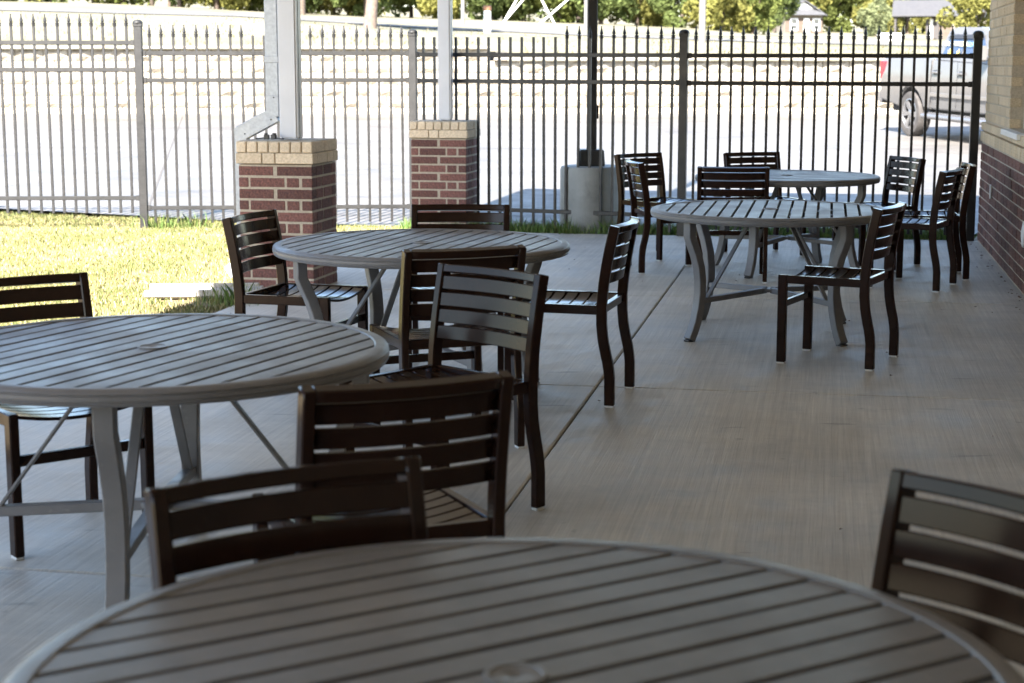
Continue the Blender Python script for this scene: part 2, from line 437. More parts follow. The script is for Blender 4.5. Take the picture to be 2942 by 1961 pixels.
# window: jamb bricks, frame, pane, stone sill
win = obj('window', MB().box((.16, wy1 - .03, (wz0+wz1)/2), (.05, .06, wz1-wz0)).box((.16, wy0 + .03, (wz0+wz1)/2), (.05, .06, wz1-wz0)).box((.16, (wy0+wy1)/2, wz0 + .035), (.05, wy1-wy0-.12, .07)).box((.16, (wy0+wy1)/2, wz1 - .035), (.05, wy1-wy0-.12, .07)).box((.16, (wy0+wy1)/2, (wz0+wz1)/2), (.045, .05, wz1-wz0-.14)).mesh('window', .003), 'trim_white', bld)
obj('pane', MB().box((.165, (wy0+wy1)/2, (wz0+wz1)/2), (.01, wy1-wy0-.12, wz1-wz0-.14)).mesh('pane'), 'window_glass', win)
obj('sill', MB().box((.05, (wy0+wy1)/2, wz0 - .025), (.17, wy1-wy0+.06, .045)).mesh('sill', .004), 'trim_white', win)
# the mass behind: wing to the right, wing behind the camera, porch roof
mass = MB().box((5.0, -5.6, 1.6), (9.2, 19.8, 3.2)).box((-1.0, -15.3, 1.6), (9.0, .3, 3.2))
obj('wing_wall', mass.mesh('wing'), 'brick_tan', bld)
# unseen eave: its bend is made up to steer the roof's shadow
def eave(v, off=0.): return float(np.interp(v, [-5, 10.3, 14.4, 18], [-4.70, -4.68, -4.30, -4.02])) + off - 1.385
def slab(v0, v1, xr, z0, z1, off=0.):
    return MB().prism([(eave(v0, off), v0 - 12, z0), (xr, v0 - 12, z0), (xr, v1 - 12, z0), (eave(v1, off), v1 - 12, z0), (eave(14.4, off), 2.4, z0), (eave(10.3, off), -1.7, z0)], (0, 0, 1), z1 - z0)
obj('roof', slab(-4.4, 17.3, 10, 3.235, 3.36).mesh('roof'), 'shingle', bld)
obj('ceiling', slab(-3.1, 17.2, -.02, 3.185, 3.215, .06).mesh('ceiling'), 'ceiling', bld)
obj('fascia', MB().bar((eave(-4.4) - .016, -16.4, 3.22), (eave(10.3) - .016, -1.71, 3.22), .03, .26).bar((eave(10.3) - .016, -1.69, 3.22), (eave(14.4) - .016, 2.39, 3.22), .03, .26).bar((eave(14.4) - .016, 2.41, 3.22), (eave(17.3) - .016, 5.3, 3.22), .03, .26).bar((eave(17.3) + .01, 5.318, 3.22), (10, 5.318, 3.22), .03, .26).mesh('fascia'), 'trim_white', bld)
# small fittings on the wall
o = obj('outlet_cover', boxes_with((.012, .075, .12), 'glide', .003), None, None, (*uv(1.385 - .008, 15.15), .545), (0, 0, AXR))
tag(o, 'small white outlet cover on the brown brick base', 'outlet cover')
hb = MB().lathe([(.02, 0), (.06, .0), (.065, .02), (.06, .045), (.02, .055)], 16)
o = obj('wall_light_cover', hb.mesh('cover', 0, True), 'trim_white', None, (*uv(1.383, 12.22), .46), (0, -math.pi/2, AXR))
o.scale = (1.5, 1, 1)
tag(o, 'cream rounded cover on the brown brick at the right picture edge', 'wall cover')

# ================================================================== PILLARS, COLUMNS, DOWNSPOUT
PC = .0826
def pillar(cx, cy, label):
    a_ = AXR - R(1.5); k_ = .278     # cx, cy: front right corner
    p = empty('brick_pillar', (cx - k_*math.cos(a_) - k_*math.sin(a_), cy - k_*math.sin(a_) + k_*math.cos(a_), 0), a_, label, 'pillar', 'brick pillars carrying the porch columns')
    W = .53; h = W/2; p.scale = (1.05, 1.05, 1)
    obj('core', MB().box((0, 0, .455), (W - .007, W - .007, .91)).mesh('core'), 'mortar_cream', p)
    A = [(0, .069), (.081, .332), (.346, .436), (.455, .53)]; B = [(0, .252), (.276, .53)]
    SA = [(.097, .20), (.213, .433)]; SB = [(.097, .245), (.26, .433)]
    for k in range(11):
        z = .004 + PC*k + (PC - .015)/2; H = PC - .015
        for s in (-1, 1):
            pat = A if k % 2 else B
            for a, b in pat:
                x = (a+b)/2 - h if s < 0 else h - (a+b)/2
                obj('brick', boxes_with((b-a, .09, H), 'brick_brown', .004), None, p, (x, s*(h - .045) + random.uniform(-.0015, .0015), z))
            for a, b in (SA if k % 2 else SB):
                y = (a+b)/2 - h
                obj('brick', boxes_with((.09, b-a, H), 'brick_brown', .004), None, p, (s*(h - .045), y, z))
    # tan cap: one flat course, one rowlock course on top, both slightly proud
    zc = .004 + PC*11; C = .014
    cap = obj('cap_core', MB().box((0, 0, zc + .084), (W + .004, W + .004, .163)).mesh('cap_core'), 'mortar_cream', p)
    H = .075
    for s in (-1, 1):
        for a, b in ((-.014, .255), (.262, .350), (.357, .544)):
            obj('brick', boxes_with((b-a, .1, H), 'brick_tan', .005), None, p, (s*((a+b)/2 - h), s*(h + C - .05), zc + .006 + H/2 - .002))
        for a, b in ((.09, .30), (.307, .44)):
            obj('brick', boxes_with((.1, b-a, H), 'brick_tan', .005), None, p, (s*(h + C - .05), (a+b)/2 - h, zc + .004 + H/2))
        st = (W + 2*C)/7
        for i in range(7):
            x = -h - C + st*(i + .5)
            obj('brick', boxes_with((st - .009, .28 - .003, H + .004), 'brick_tan', .006), None, p, (x + random.uniform(-.001, .001), s*(.14 + .0015), zc + .0855 + H/2 + random.uniform(-.001, .001)))
    return p
pillar(-1.436, 12.245, 'nearer brick pillar on the lawn edge with the galvanized downspout beside it')
pillar(-.449, 16.72, 'farther brick pillar in front of the fence, white stains on its mortar')
def column(u, v, w, label):
    z0 = 1.086; z1 = 3.19
    c = empty('porch_column', (*uv(u, v), z0), AXR, label, 'column', 'white porch columns')
    obj('shaft', MB().box((0, 0, (z1-z0)/2), (w, w, z1-z0)).mesh('shaft', .012, seg=2), 'white_paint', c)
    obj('seam', MB().box((w*.5 - .004, -w*.12, (z1-z0)/2), (.012, .004, z1-z0-.01)).mesh('seam'), 'joint_dark', c)
column(-3.868, 12.02, .138, 'white square steel column on the nearer brick pillar')
column(-3.745, 16.60, .128, 'white square steel column on the farther brick pillar')
ds = empty('downspout', (*uv(-4.01, 12.06), 0), AXR, 'galvanized metal downspout with two elbows beside the nearer brick pillar', 'downspout')
dw, dd = .098, .075
obj('upper_pipe', MB().box((0, 0, 2.27), (dw, dd, 1.82)).mesh('pipe', .006), 'galvanized', ds)
obj('sleeve', MB().box((0, 0, 1.66), (dw + .008, dd + .008, .05)).mesh('sleeve', .003), 'galvanized', ds)
def pipe_path(pts, t): return MB().sweep([(x, 0, z) for x, z in pts], (0, 1, 0), t, dw)
obj('upper_elbow', pipe_path([(0, 1.40), (0, 1.245)], dd + .006).mesh('elbow', .004), 'galvanized', ds)
obj('offset_pipe', MB().sweep([(.022, 0, 1.264), (-.268, 0, 1.116)], (0, 1, 0), dd + .003, .114).mesh('offset', .004), 'galvanized', ds)
obj('lower_pipe', MB().box((-.250, 0, .645), (dw, dd, 1.03)).mesh('lower', .006), 'galvanized', ds)
obj('shoe', pipe_path([(-.225, .20), (-.38, .085)], dd + .004).mesh('shoe', .004), 'galvanized', ds)
for x, z in ((.012, 1.385), (-.012, 1.225), (-.215, 1.12)):
    obj('screw', MB().lathe([(.006, 0), (.005, .004)], 8).mesh('screw'), 'black_plastic', ds, (x, -dd/2 - .003, z), (math.pi/2, 0, 0))
sb = MB()
sb.add([(-.38, -.14, 0), (.42, -.16, 0), (.42, .16, 0), (-.38, .14, 0), (-.38, -.14, .02), (.42, -.16, .05), (.42, .16, .05), (-.38, .14, .02)],
       [(3,2,1,0), (0,1,5,4), (1,2,6,5), (2,3,7,6), (3,0,4,7), (4,5,6,7)])
sb.box((0, .145, .04), (.78, .03, .06)); sb.box((0, -.148, .035), (.78, .03, .05))
o = obj('splash_block', sb.mesh('splash', .006), 'stone_white', None, (-2.20, 12.0, .0), (0, 0, R(4)))
tag(o, 'pale concrete splash block lying in the grass below the downspout', 'splash block')
def clip(u, v, rz, k, label):
    c = empty('cable_clip', (*uv(u, v), 1.088), AXR + rz, label, 'clip', 'black clips on the pillar cap')
    obj('body', MB().box((0, 0, .018), (.038, .03, .034)).box((.004, 0, .04), (.022, .026, .012)).mesh('b', .003), 'black_plastic', c)
    obj('tail', MB().bar((.015, 0, .012), (.075, -.012*k, .004), .014, .009).box((.078, -.013*k, .006), (.014, .018, .01)).mesh('t', .002), 'black_plastic', c)
clip(-4.0, 11.85, R(185), 1, 'black plastic clip on the pillar cap nearest the downspout elbow')
clip(-3.95, 11.86, R(-8), 1, 'black plastic clip on the pillar cap nearest the white column')

# ================================================================== FENCE
P = {0: Vector((-6.42, 17.0, 0)), 1: Vector((-3.70, 17.1, 0)), 2: Vector((-.995, 17.3, 0)), 3: Vector((1.628, 16.33, 0)), 4: Vector((4.28, 15.86, 0))}
def post(i, top, m, label):
    d = (P[min(4, i+1)] - P[max(0, i-1)]); p = empty('fence_post', (P[i].x, P[i].y, 0), math.atan2(d.y, d.x), label, 'fence post', 'posts of the steel picket fence')
    w = .078
    obj('shaft', MB().box((0, 0, (top - .03)/2 - .05), (w, w, top + .07)).mesh('shaft', .004), m, p)
    cap = MB(); cap.box((0, 0, top - .018), (w + .01, w + .01, .03))
    cap.lathe([(w*.70, top - .004), (w*.62, top + .016), (w*.42, top + .03), (.004, top + .035)], 8)
    obj('cap', cap.mesh('cap', .003, True), m, p)
    return p
post(0, 2.10, 'sunlit_steel', 'sunlit black steel fence post farthest left along the lawn'); post(1, 2.03, 'sunlit_steel', 'black steel fence post standing in the sunny lawn')
post(2, 1.94, 'sunlit_steel', 'fence post with rounded cap half hidden behind the farther brick pillar')
post(3, 1.92, 'black_steel', 'black steel fence post between the two shaded fence bays'); post(4, 1.90, 'black_steel', 'black steel fence end post next to the brick wall')
fin = MB().lathe([(.0165, 0), (.0165, .010), (.0125, .012), (.0125, .016), (.0165, .018), (.0165, .030), (.008, .034), (.008, .038), (.0155, .043), (.013, .058), (.0075, .083), (.0045, .10), (.0035, .104), (.0062, .108), (.0066, .113), (.003, .118)], 8)
FIN = {m: None for m in ('black_steel', 'sunlit_steel')}
for m in FIN: FIN[m] = fin.mesh('finial', 0, True); FIN[m].transform(Matrix.Diagonal((1.22, 1.22, 1, 1))); FIN[m].materials.append(MATS[m])
def bay(a, b, z_top, z_mid, z_bot, zp_bot, zp_tip, m, flat, label, group='bays of the steel picket fence', dz=0.):
    A, B = P[a], P[b]; d = B - A; ln = d.length
    f = empty('fence_bay', (A.x, A.y, 0), math.atan2(d.y, d.x), label, 'fence', group)
    s = ln / 24; tilt = dz/ln
    for z in (z_top, z_mid, z_bot):
        obj('rail', MB().bar((.04, 0, z), (ln - .04, 0, z + dz), .034, .040).mesh('rail', .003), m, f)
    for z in (z_top, z_mid, z_bot):
        for xb, zb_ in ((.056, z), (ln - .056, z + dz)):
            obj('bracket', boxes_with((.034, .045, .052), m, .003), None, f, (xb, 0, zb_))
    hp = zp_tip - .118
    pk = {}
    for k in range(23):
        x = s*(k+1); isflat = k in flat
        zt = (hp - .0 if not isflat else zp_tip - .105) + tilt*x; zb = zp_bot + tilt*x
        key = round(zt - zb, 3)
        if key not in pk: pk[key] = boxes_with((.0245, .0245, key), m, .002)
        lean = random.uniform(-.005, .005)
        o = obj('picket', pk[key], None, f, (x + random.uniform(-.005, .005), 0, (zt+zb)/2), (0, lean, 0))
        if not isflat: obj('finial', FIN[m], None, o, (0, 0, key/2 + random.uniform(-.004, 0)))
    return f
bay(0, 1, 1.841, 1.577, .305, .154, 2.124, 'sunlit_steel', (), 'sunlit black steel picket fence bay stepped up at the left picture edge')
bay(1, 2, 1.737, 1.474, .204, .051, 2.018, 'sunlit_steel', (9, 10), 'sunlit black steel picket fence bay passing behind the downspout and white column')
bay(2, 3, 1.725, 1.468, .203, .042, 2.003, 'black_steel', tuple(range(13)), 'dark fence bay whose left pickets have lost their spear tips', dz=-.012)
bay(3, 4, 1.710, 1.452, .205, .055, 1.983, 'black_steel', (), 'dark fence bay with all spear tips, between black posts by the wall', dz=-.006)

# ================================================================== LIGHT POLE
lp = empty('light_pole', (.787, 16.93, 0), 0, 'dark square light pole on a round concrete base behind the fence', 'light pole')
obj('base', MB().lathe([(.31, -.05), (.31, .60), (.298, .632), (.26, .64)], 40).mesh('base', 0, True), 'cast_concrete', lp)
obj('base_cover', MB().add([(-.13, -.13, .64), (.13, -.13, .64), (.13, .13, .64), (-.13, .13, .64), (-.12, -.12, .80), (.12, -.12, .80), (.12, .12, .80), (-.12, .12, .80)], [(3,2,1,0), (4,5,6,7), (0,1,5,4), (1,2,6,5), (2,3,7,6), (3,0,4,7)]).mesh('cover', .012), 'black_steel', lp)
obj('pole', MB().box((0, 0, 3.4), (.098, .098, 5.3)).mesh('pole', .008), 'black_steel', lp)
obj('hand_hole_box', MB().box((.058, 0, 1.165), (.018, .06, .13)).mesh('hh', .003), 'bronze', lp)
obj('lamp_head', MB().box((0, -.3, 6.05), (.32, .62, .09)).mesh('lamp', .01), 'black_steel', lp)

# ================================================================== TABLES
ZT, RT = .76, .726
def circ_pts(r, n, z): return [(r*math.cos(2*math.pi*i/n), r*math.sin(2*math.pi*i/n), z) for i in range(n)]
def make_table_meshes():
    M = {}
    prof = [(.680, -.030), (.680, -.0045), (.684, 0), (.708, 0), (.720, -.005), (.725, -.013), (.7215, -.0155), (.7215, -.0175), (.726, -.020), (.726, -.031), (.7215, -.0335), (.7215, -.0355), (.724, -.038), (.719, -.047), (.708, -.050), (.69, -.050), (.680, -.030)]
    M['rim'] = MB().lathe([(r, z + ZT) for r, z in prof], 96, cap=False).mesh('rim', 0, True)
    M['slats'] = []
    n = 17; gap = .015; pitch = (2*.681 + gap)/n
    for i in range(n):
        o0 = -.681 + i*pitch; o1 = o0 + pitch - gap
        r = .694
        f = lambda o: math.sqrt(max(.0009, r*r - o*o))
        a, b = f(o0), f(o1)
        b_ = MB().add([(o0, -a, -.044), (o1, -b, -.044), (o1, b, -.044), (o0, a, -.044), (o0, -a, .0), (o1, -b, .0), (o1, b, .0), (o0, a, .0)],
                      [(3,2,1,0), (4,5,6,7), (0,1,5,4), (1,2,6,5), (2,3,7,6), (3,0,4,7)])
        M['slats'].append(b_.mesh('slat', .0015))
    M['plug'] = MB().lathe([(.046, ZT - .012), (.046, ZT + .0008), (.044, ZT + .0014), (.039, ZT + .0014), (.037, ZT - .0012), (.012, ZT - .0012), (.008, ZT - .004)], 28).mesh('plug', 0, True)
    leg = [(.638, .712), (.638, .625), (.622, .588), (.590, .52), (.563, .44), (.551, .36), (.551, .28), (.561, .20), (.584, .11), (.606, .055), (.630, .010)]
    M['leg'] = MB().sweep([(r, 0, z) for r, z in leg], (0, 1, 0), .060, .050).mesh('leg', .004, True)
    M['foot'] = MB().bar((.616, 0, .006), (.652, 0, .006), .05, .012).mesh('foot', .003)
    M['stretcher'] = MB().bar((.03, 0, .262), (.535, 0, .238), .040, .032).mesh('stretcher', .003)
    M['brace'] = MB().bar((.50, 0, .245), (.155, 0, .705), .011, .034, (0, 1, 0)).mesh('brace', .003)
    M['apron'] = MB().bar((.10, 0, .712), (.655, 0, .712), .05, .025).mesh('apron', .003)
    M['hub'] = MB().box((0, 0, .262), (.10, .10, .02)).mesh('hub', .004)
    for k, v in M.items():
        for me in (v if isinstance(v, list) else [v]): me.materials.append(MATS['table_plug' if k == 'plug' else ('black_plastic' if k == 'foot' else 'table_grey')])
    return M
TM = make_table_meshes()
def table(x, y, az_slat, az_leg, label):
    t = empty('round_table', (x, y, 0), 0, label, 'table', 'round slatted patio tables')
    rim = obj('rim', TM['rim'], None, t)
    for me in TM['slats']: obj('slat', me, None, t, (0, 0, ZT - .0035 + random.uniform(-.0008, .0008)), (0, 0, -R(az_slat)))
    obj('umbrella_hole_plug', TM['plug'], None, t)
    for k in range(4):
        rz = -R(az_leg) + R(45) + k*math.pi/2
        l = obj('leg', TM['leg'], None, t, (0, 0, 0), (0, 0, rz)); obj('foot_pad', TM['foot'], None, l)
        obj('stretcher', TM['stretcher'], None, t, (0, 0, 0), (0, 0, rz)); obj('brace', TM['brace'], None, t, (0, 0, 0), (0, 0, rz)); obj('apron_bar', TM['apron'], None, t, (0, 0, 0), (0, 0, rz))
    obj('hub', TM['hub'], None, t, (0, 0, 0), (0, 0, -R(az_leg)))
table(.005, 2.305, 57.5, 20, 'nearest round slatted table, filling the bottom of the picture')
table(-1.105, 5.165, 24, -45, 'round grey slatted table cut by the left picture edge')
table(-.441, 8.30, 17, 16.4, 'round grey slatted table in front of the two brick pillars')
table(1.568, 10.31, 10.5, 10.5, 'round slatted table with slats running away from the viewer, one lone chair at its right')
table(2.179, 13.52, 115, -10, 'farthest round slatted table, beside the fence')

# ================================================================== CHAIRS
def post_y(z):
    return float(np.interp(z, [0, .15, .21, .27, .33, .40, .49, .58, .72, .868], [-.042, -.0415, -.033, -.019, -.007, -.001, 0, -.008, -.029, -.060]))
YR = -.25
CHH = .868
def make_chair():
    t = empty('patio_chair', (0, 0, 0), 0)
    zs = [.009, .14, .18, .22, .26, .30, .34, .40, .48, .54, .60, .68, .76, .84, CHH]
    pm = MB().sweep([(0, YR + post_y(z), z) for z in zs], (1, 0, 0), .033, .049).mesh('leg', .004, True)
    fm = MB().box((0, 0, .2495), (.033, .049, .481)).mesh('leg', .004)
    gm = boxes_with((.029, .044, .010), 'glide', .002)
    for s in (-1, 1):
        l = obj('leg', pm, 'bronze', t, (s*.25, 0, 0)); obj('glide', gm, None, l, (0, YR - .042, .005))
        l = obj('leg', fm, 'bronze', t, (s*.238, .205, 0)); obj('glide', gm, None, l, (0, 0, .005))
        obj('side_rail', MB().bar((s*.246, YR + .02, .467), (s*.238, .183, .467), .028, .044).mesh('rail', .003), 'bronze', t)
    def curved(y, z, hw, bow, w, h, n=12, tilt=0.):
        b = MB(); vs = []; fs = []
        for i in range(n+1):
            q = -1 + 2*i/n; x = q*hw; yy = y - bow*(1 - q*q)
            for dy, dz in ((-w/2, -h/2), (w/2, -h/2), (w/2, h/2), (-w/2, h/2)):
                vs.append((x, yy + dy*math.cos(tilt) - dz*math.sin(tilt), z + dz*math.cos(tilt) + dy*math.sin(tilt)))
        fs.append((0, 1, 2, 3))
        for i in range(n):
            for j in range(4): fs.append((4*i+j, 4*i+4+j, 4*i+4+(j+1)%4, 4*i+(j+1)%4))
        k = 4*n; fs.append((k+3, k+2, k+1, k))
        return b.add(vs, fs)
    obj('top_rail', curved(YR + post_y(.85), CHH - .0165, .236, .034, .044, .032, 14, .2).mesh('top', .004, True), 'bronze', t)
    for k in range(4):
        z = CHH - .042 - .0255 - k*.0622
        obj('back_slat', curved(YR + post_y(z) + .008, z, .237, .034, .014, .0530, 14, .17).mesh('bs', .003, True), 'bronze', t)
    obj('rear_rail', MB().box((0, YR + .002, .467), (.472, .026, .042)).mesh('rr', .003), 'bronze', t)
    obj('stretcher', MB().box((0, .205, .328), (.446, .024, .036)).mesh('st', .003), 'bronze', t)
    n = 7; y0, y1 = YR + .022, .224; p = (y1 - y0)/n
    for k in range(n):
        y = y0 + p*(k+.5); b = MB(); vs = []; fs = []; N = 12; w = p - .010
        for i in range(N+1):
            q = -1 + 2*i/N; x = q*.226; z = .484 - .026*(1 - q*q)
            for dy, dz in ((-w/2, -.012), (w/2, -.012), (w/2, 0), (-w/2, 0)): vs.append((x, y + dy, z + dz))
        fs.append((0, 1, 2, 3))
        for i in range(N):
            for j in range(4): fs.append((4*i+j, 4*i+4+j, 4*i+4+(j+1)%4, 4*i+(j+1)%4))
        kk = 4*N; fs.append((kk+3, kk+2, kk+1, kk))
        obj('seat_slat', b.add(vs, fs).mesh('ss', .002, True), 'bronze', t)
    return t
chair0 = make_chair(); first = [True]
def chair(mx, my, az, label, back=.31):
    """mx,my: ground point under the middle of the backrest top; az: facing, clockwise from +Y"""
    o = chair0 if first[0] else copy_tree(chair0); first[0] = False
    a = R(az); o.location = (mx + back*math.sin(a), my + back*math.cos(a), 0); o.rotation_euler = (0, 0, -a)
    tag(o, label, 'chair', 'dark brown slatted patio chairs')
chair(-.418, 3.075, 150.6, 'blurred dark chair tucked under the nearest table, at that table\'s far left')
chair(.872, 2.88, -124, 'dark chair cut by the right picture edge beside the nearest table')
chair(-.247, 4.0, -23, 'dark chair seen from behind, on the near side of the left-edge table')
chair(-.073, 6.27, -136.5, 'chair with pale reflections on its back slats, far right of the left-edge table')
chair(-1.766, 6.0, 142, 'dark chair at the left picture edge with sunny grass seen between its slats')
chair(-1.336, 8.655, 107.6, 'dark chair in front of the nearer brick pillar, facing right')
chair(-.278, 9.228, 182, 'dark chair in front of the farther brick pillar, behind the table')
chair(.548, 8.22, -75, 'dark chair facing left, alone at the right side of the pillar-side table')
chair(-.194, 7.0, -21.5, 'dark chair pushed against the near side of the pillar-side table, mostly hidden by another chair')
chair(2.028, 9.192, -63, 'dark chair with its whole side in view, right of the table with slats running away', .292)
chair(.965, 13.52, 82, 'narrow side-on dark chair with golden reflections, left of the farthest table')
chair(1.085, 14.72, 140, 'dark chair in front of the concrete pole base, left behind the farthest table')
chair(1.65, 12.72, 6.7, 'dark chair seen from behind, on the near side of the farthest table')
chair(2.09, 14.92, 160, 'dark chair with only its back showing behind the farthest table')
chair(3.265, 14.1, -106, 'dark chair with lit back slats right of the farthest table, nearest the fence')
chair(3.178, 12.4, -62, 'dark chair in the middle of the three standing near the brown brick wall', .292)
chair(3.51, 13.12, -82, 'edge-on dark chair closest to the brown brick wall')

# ================================================================== RETAINING WALL
rw = empty('retaining_wall', (0, 38.6, 0), 0, 'long sunlit limestone block retaining wall across the parking lot', 'wall')
def stone_mesh(seed):
    r = random.Random(seed); bm = bmesh.new(); bmesh.ops.create_grid(bm, x_segments=4, y_segments=3, size=.5)
    V = []; Fc = []; nx, nz = 5, 4
    for j in range(nz):
        for i in range(nx):
            e = (i in (0, nx-1)) or (j in (0, nz-1))
            V.append((-.5 + i/(nx-1) + (0 if i in (0, nx-1) else r.uniform(-.04, .04)), -.25 - (0 if e else r.uniform(.03, .11)), -.5 + j/(nz-1) + (0 if j in (0, nz-1) else r.uniform(-.05, .05))))
    for j in range(nz-1):
        for i in range(nx-1): Fc.append((j*nx+i, j*nx+i+1, (j+1)*nx+i+1, (j+1)*nx+i))
    k = len(V); V += [(-.5, .25, -.5), (.5, .25, -.5), (.5, .25, .5), (-.5, .25, .5)]
    bot = list(range(nx)); topi = list(range((nz-1)*nx, nz*nx)); lf = [j*nx for j in range(nz)]; rt = [j*nx+nx-1 for j in range(nz)]
    Fc += [tuple([k+1] + bot[::-1] + [k][::1])[::1] if False else tuple([k, k+1] + bot[::-1]), tuple([k+3] + topi + [k+2]), tuple([k] + lf + [k+3])[::-1], tuple([k+1] + rt + [k+2]), (k+3, k+2, k+1, k)]
    bm.free()
    me = MB().add(V, Fc).mesh('stone'); me.materials.append(MATS['limestone']); return me
ST = [stone_mesh(i) for i in range(6)]
CH = .257; base = lot_z(38.6) - .12
obj('backing', MB().box((-7.6, .33, base + .78), (15.0, .30, 1.44)).box((8.2, .33, base + .64), (16.6, .30, 1.16)).mesh('backing'), 'joint_dark', rw)
for k in range(6):
    x = -13.6 - (k % 2)*.28
    while x < 14.4:
        w = random.uniform(.46, .64)
        top_ok = (x + w < -.4) if k == 5 else True
        if top_ok:
            o = obj('stone_block', ST[random.randrange(6)], None, rw, (x + w/2, random.uniform(-.015, .015), base + CH*(k + .5) + .01))
            o.scale = (w - .014, .62, CH - .012)
        x += w
capm = MB().box((-7.3, .0, base + 6*CH + .045), (13.8, .665, .06)).box((7.2, .0, base + 5*CH + .045), (15.2, .665, .06)).mesh('coping', .01)
obj('coping', capm, 'limestone', rw)

# ================================================================== PICKUP TRUCK
def truck():
    h = 166.; gx_, gy_ = 7.30, 31.1
    tx = empty('pickup_truck', (0, 0, 0), 0, 'silver pickup truck parked beyond the fence beside the brick wall', 'truck')
    # local x forward, y left; the right side (y<0) faces the camera
    a = R(90 - h); tx.rotation_euler = (0, R(0), a)
    fw = Vector((math.cos(a), math.sin(a), 0)); lf = Vector((-math.sin(a), math.cos(a), 0))
    org = Vector((gx_, gy_, lot_z(gy_) + .0)) + lf*.86
    tx.location = org; tx.rotation_euler = (0, -math.atan(fw.y*LOT_SLOPE), a)
    WB = 3.6; W = 1.98; zr = .40
    def arc(cx, r, a0, a1, n=9): return [(cx + r*math.cos(t), zr + r*math.sin(t)) for t in np.linspace(a0, a1, n)]
    low = .52
    prof = [(-1.18, .62), (-1.20, 1.02), (-1.16, 1.40), (-.2, 1.42), (.74, 1.40)]
    bedp = prof + [(.74, low)] + [(p[0], p[1]) for p in arc(0, .49, R(14), R(166))] + [(-.52, .52)]
    def side(poly, name, m, w, parent, bev=.02):
        me = MB().prism([(x, w/2, z) for x, z in poly], (0, -1, 0), w).mesh(name, bev, False, 2)
        bm = bmesh.new(); bm.from_mesh(me)
        for z in (.6, .72, .84, .96, 1.06, 1.16, 1.26, 1.34):
            bmesh.ops.bisect_plane(bm, geom=bm.verts[:] + bm.edges[:] + bm.faces[:], plane_co=(0, 0, z), plane_no=(0, 0, 1))
        for v in bm.verts: v.co.y *= float(np.interp(v.co.z, [.45, .6, .78, .96, 1.10, 1.22, 1.34, 1.45], [.950, .972, .992, 1., .998, .982, .962, .925]))
        bm.to_mesh(me); bm.free()
        for p in me.polygons: p.use_smooth = True
        me.set_sharp_from_angle(angle=R(35))
        return obj(name, me, m, parent)
    side(bedp, 'bed', 'truck_silver', W, tx, .025)
    cabp = [(.76, 1.40), (2.9, 1.36), (3.35, 1.30), (4.55, 1.18), (4.72, 1.0), (4.72, .6), (4.14, .52)] + arc(WB, .49, R(14), R(166)) + [(3.05, low), (.76, low)]
    body = side(cabp, 'cab', 'truck_silver', W, tx, .025)
    # greenhouse with leaning sides
    g = MB(); pr = [(.80, 1.36), (2.98, 1.32), (2.35, 1.88), (1.95, 1.95), (1.2, 1.95), (.98, 1.90)]
    def yw(z): return .96 - max(0, z - 1.34)*.33
    n = len(pr); vs = [(x, yw(z), z) for x, z in pr] + [(x, -yw(z), z) for x, z in pr]
    g.add(vs, [tuple(range(n)), tuple(range(2*n-1, n-1, -1))] + [(i, n+i, n+(i+1)%n, (i+1)%n) for i in range(n)])
    obj('roof', g.mesh('gh', .03, False, 2), 'truck_silver', tx)
    def pane(pts, off=.012, s=-1):
        return MB().prism([(x, s*(yw(z) + off), z) for x, z in pts], (0, -s, 0), .012)
    p1 = [(1.02, 1.44), (1.68, 1.44), (1.66, 1.82), (1.16, 1.82)]; p2 = [(1.76, 1.44), (2.62, 1.43), (2.24, 1.80), (1.74, 1.82)]
    w1 = obj('window', pane(p1).mesh('w'), 'car_glass', tx); w2 = obj('window', pane(p2).mesh('w'), 'car_glass', tx)
    for q in (p1, p2): obj('window', pane(q, .012, 1).mesh('w'), 'car_glass', tx)
    for wdw, pp in ((w1, p1), (w2, p2)):
        b = MB(); zt = pp[3][1] + .005
        for s in (-1,):
            b.prism([(pp[3][0] - .03, s*(yw(zt) + .02), zt), (pp[2][0] + .02, s*(yw(zt) + .02), zt), (pp[2][0] + .04, s*(yw(zt-.07) + .03), zt - .07), (pp[3][0] - .07, s*(yw(zt-.07) + .03), zt - .07)], (0, -1, 0), .008)
        obj('visor', b.mesh('v'), 'black_plastic', wdw)
    def text(s, x, z, size, m, par, shear=0.):
        cu = bpy.data.curves.new('t', 'FONT'); cu.body = s; cu.size = size; cu.extrude = .002; cu.shear = shear
        to = bpy.data.objects.new('t', cu); COL.objects.link(to); bpy.context.view_layer.update()
        me = bpy.data.meshes.new_from_object(to.evaluated_get(bpy.context.evaluated_depsgraph_get())); bpy.data.objects.remove(to)
        me.materials.clear()
        obj('lettering', me, m, par, (x, -(yw(z) + .034), z), (math.pi/2 + .30, 0, 0))
    text('GO CHARGERS', 1.06, 1.63, .115, 'window_paint', w1, .2); text('SENIOR', 1.86, 1.62, .12, 'window_blue', w2, .2)
    def star(x, z, r, par):
        pts = []
        for i in range(10):
            t = math.pi/2 + i*math.pi/5; q = r if i % 2 == 0 else r*.42
            pts.append((x + q*math.cos(t), -(yw(z + q*math.sin(t)) + .034), z + q*math.sin(t)))
        obj('star', MB().prism(pts, (0, -1, 0), .004).mesh('star'), 'window_yellow', par)
    star(1.30, 1.53, .065, w1); star(1.60, 1.52, .06, w1)
    # tail lamp, handles, trim, bumper, step
    obj('tail_light', MB().prism([(-1.215, -W/2 - .006, 1.32), (-1.02, -W/2 - .006, 1.32), (-1.05, -W/2 - .006, 1.16), (-1.17, -W/2 - .006, .98), (-1.215, -W/2 - .006, 1.0)], (0, 1, 0), .16).mesh('tl', .012), 'tail_red', tx)
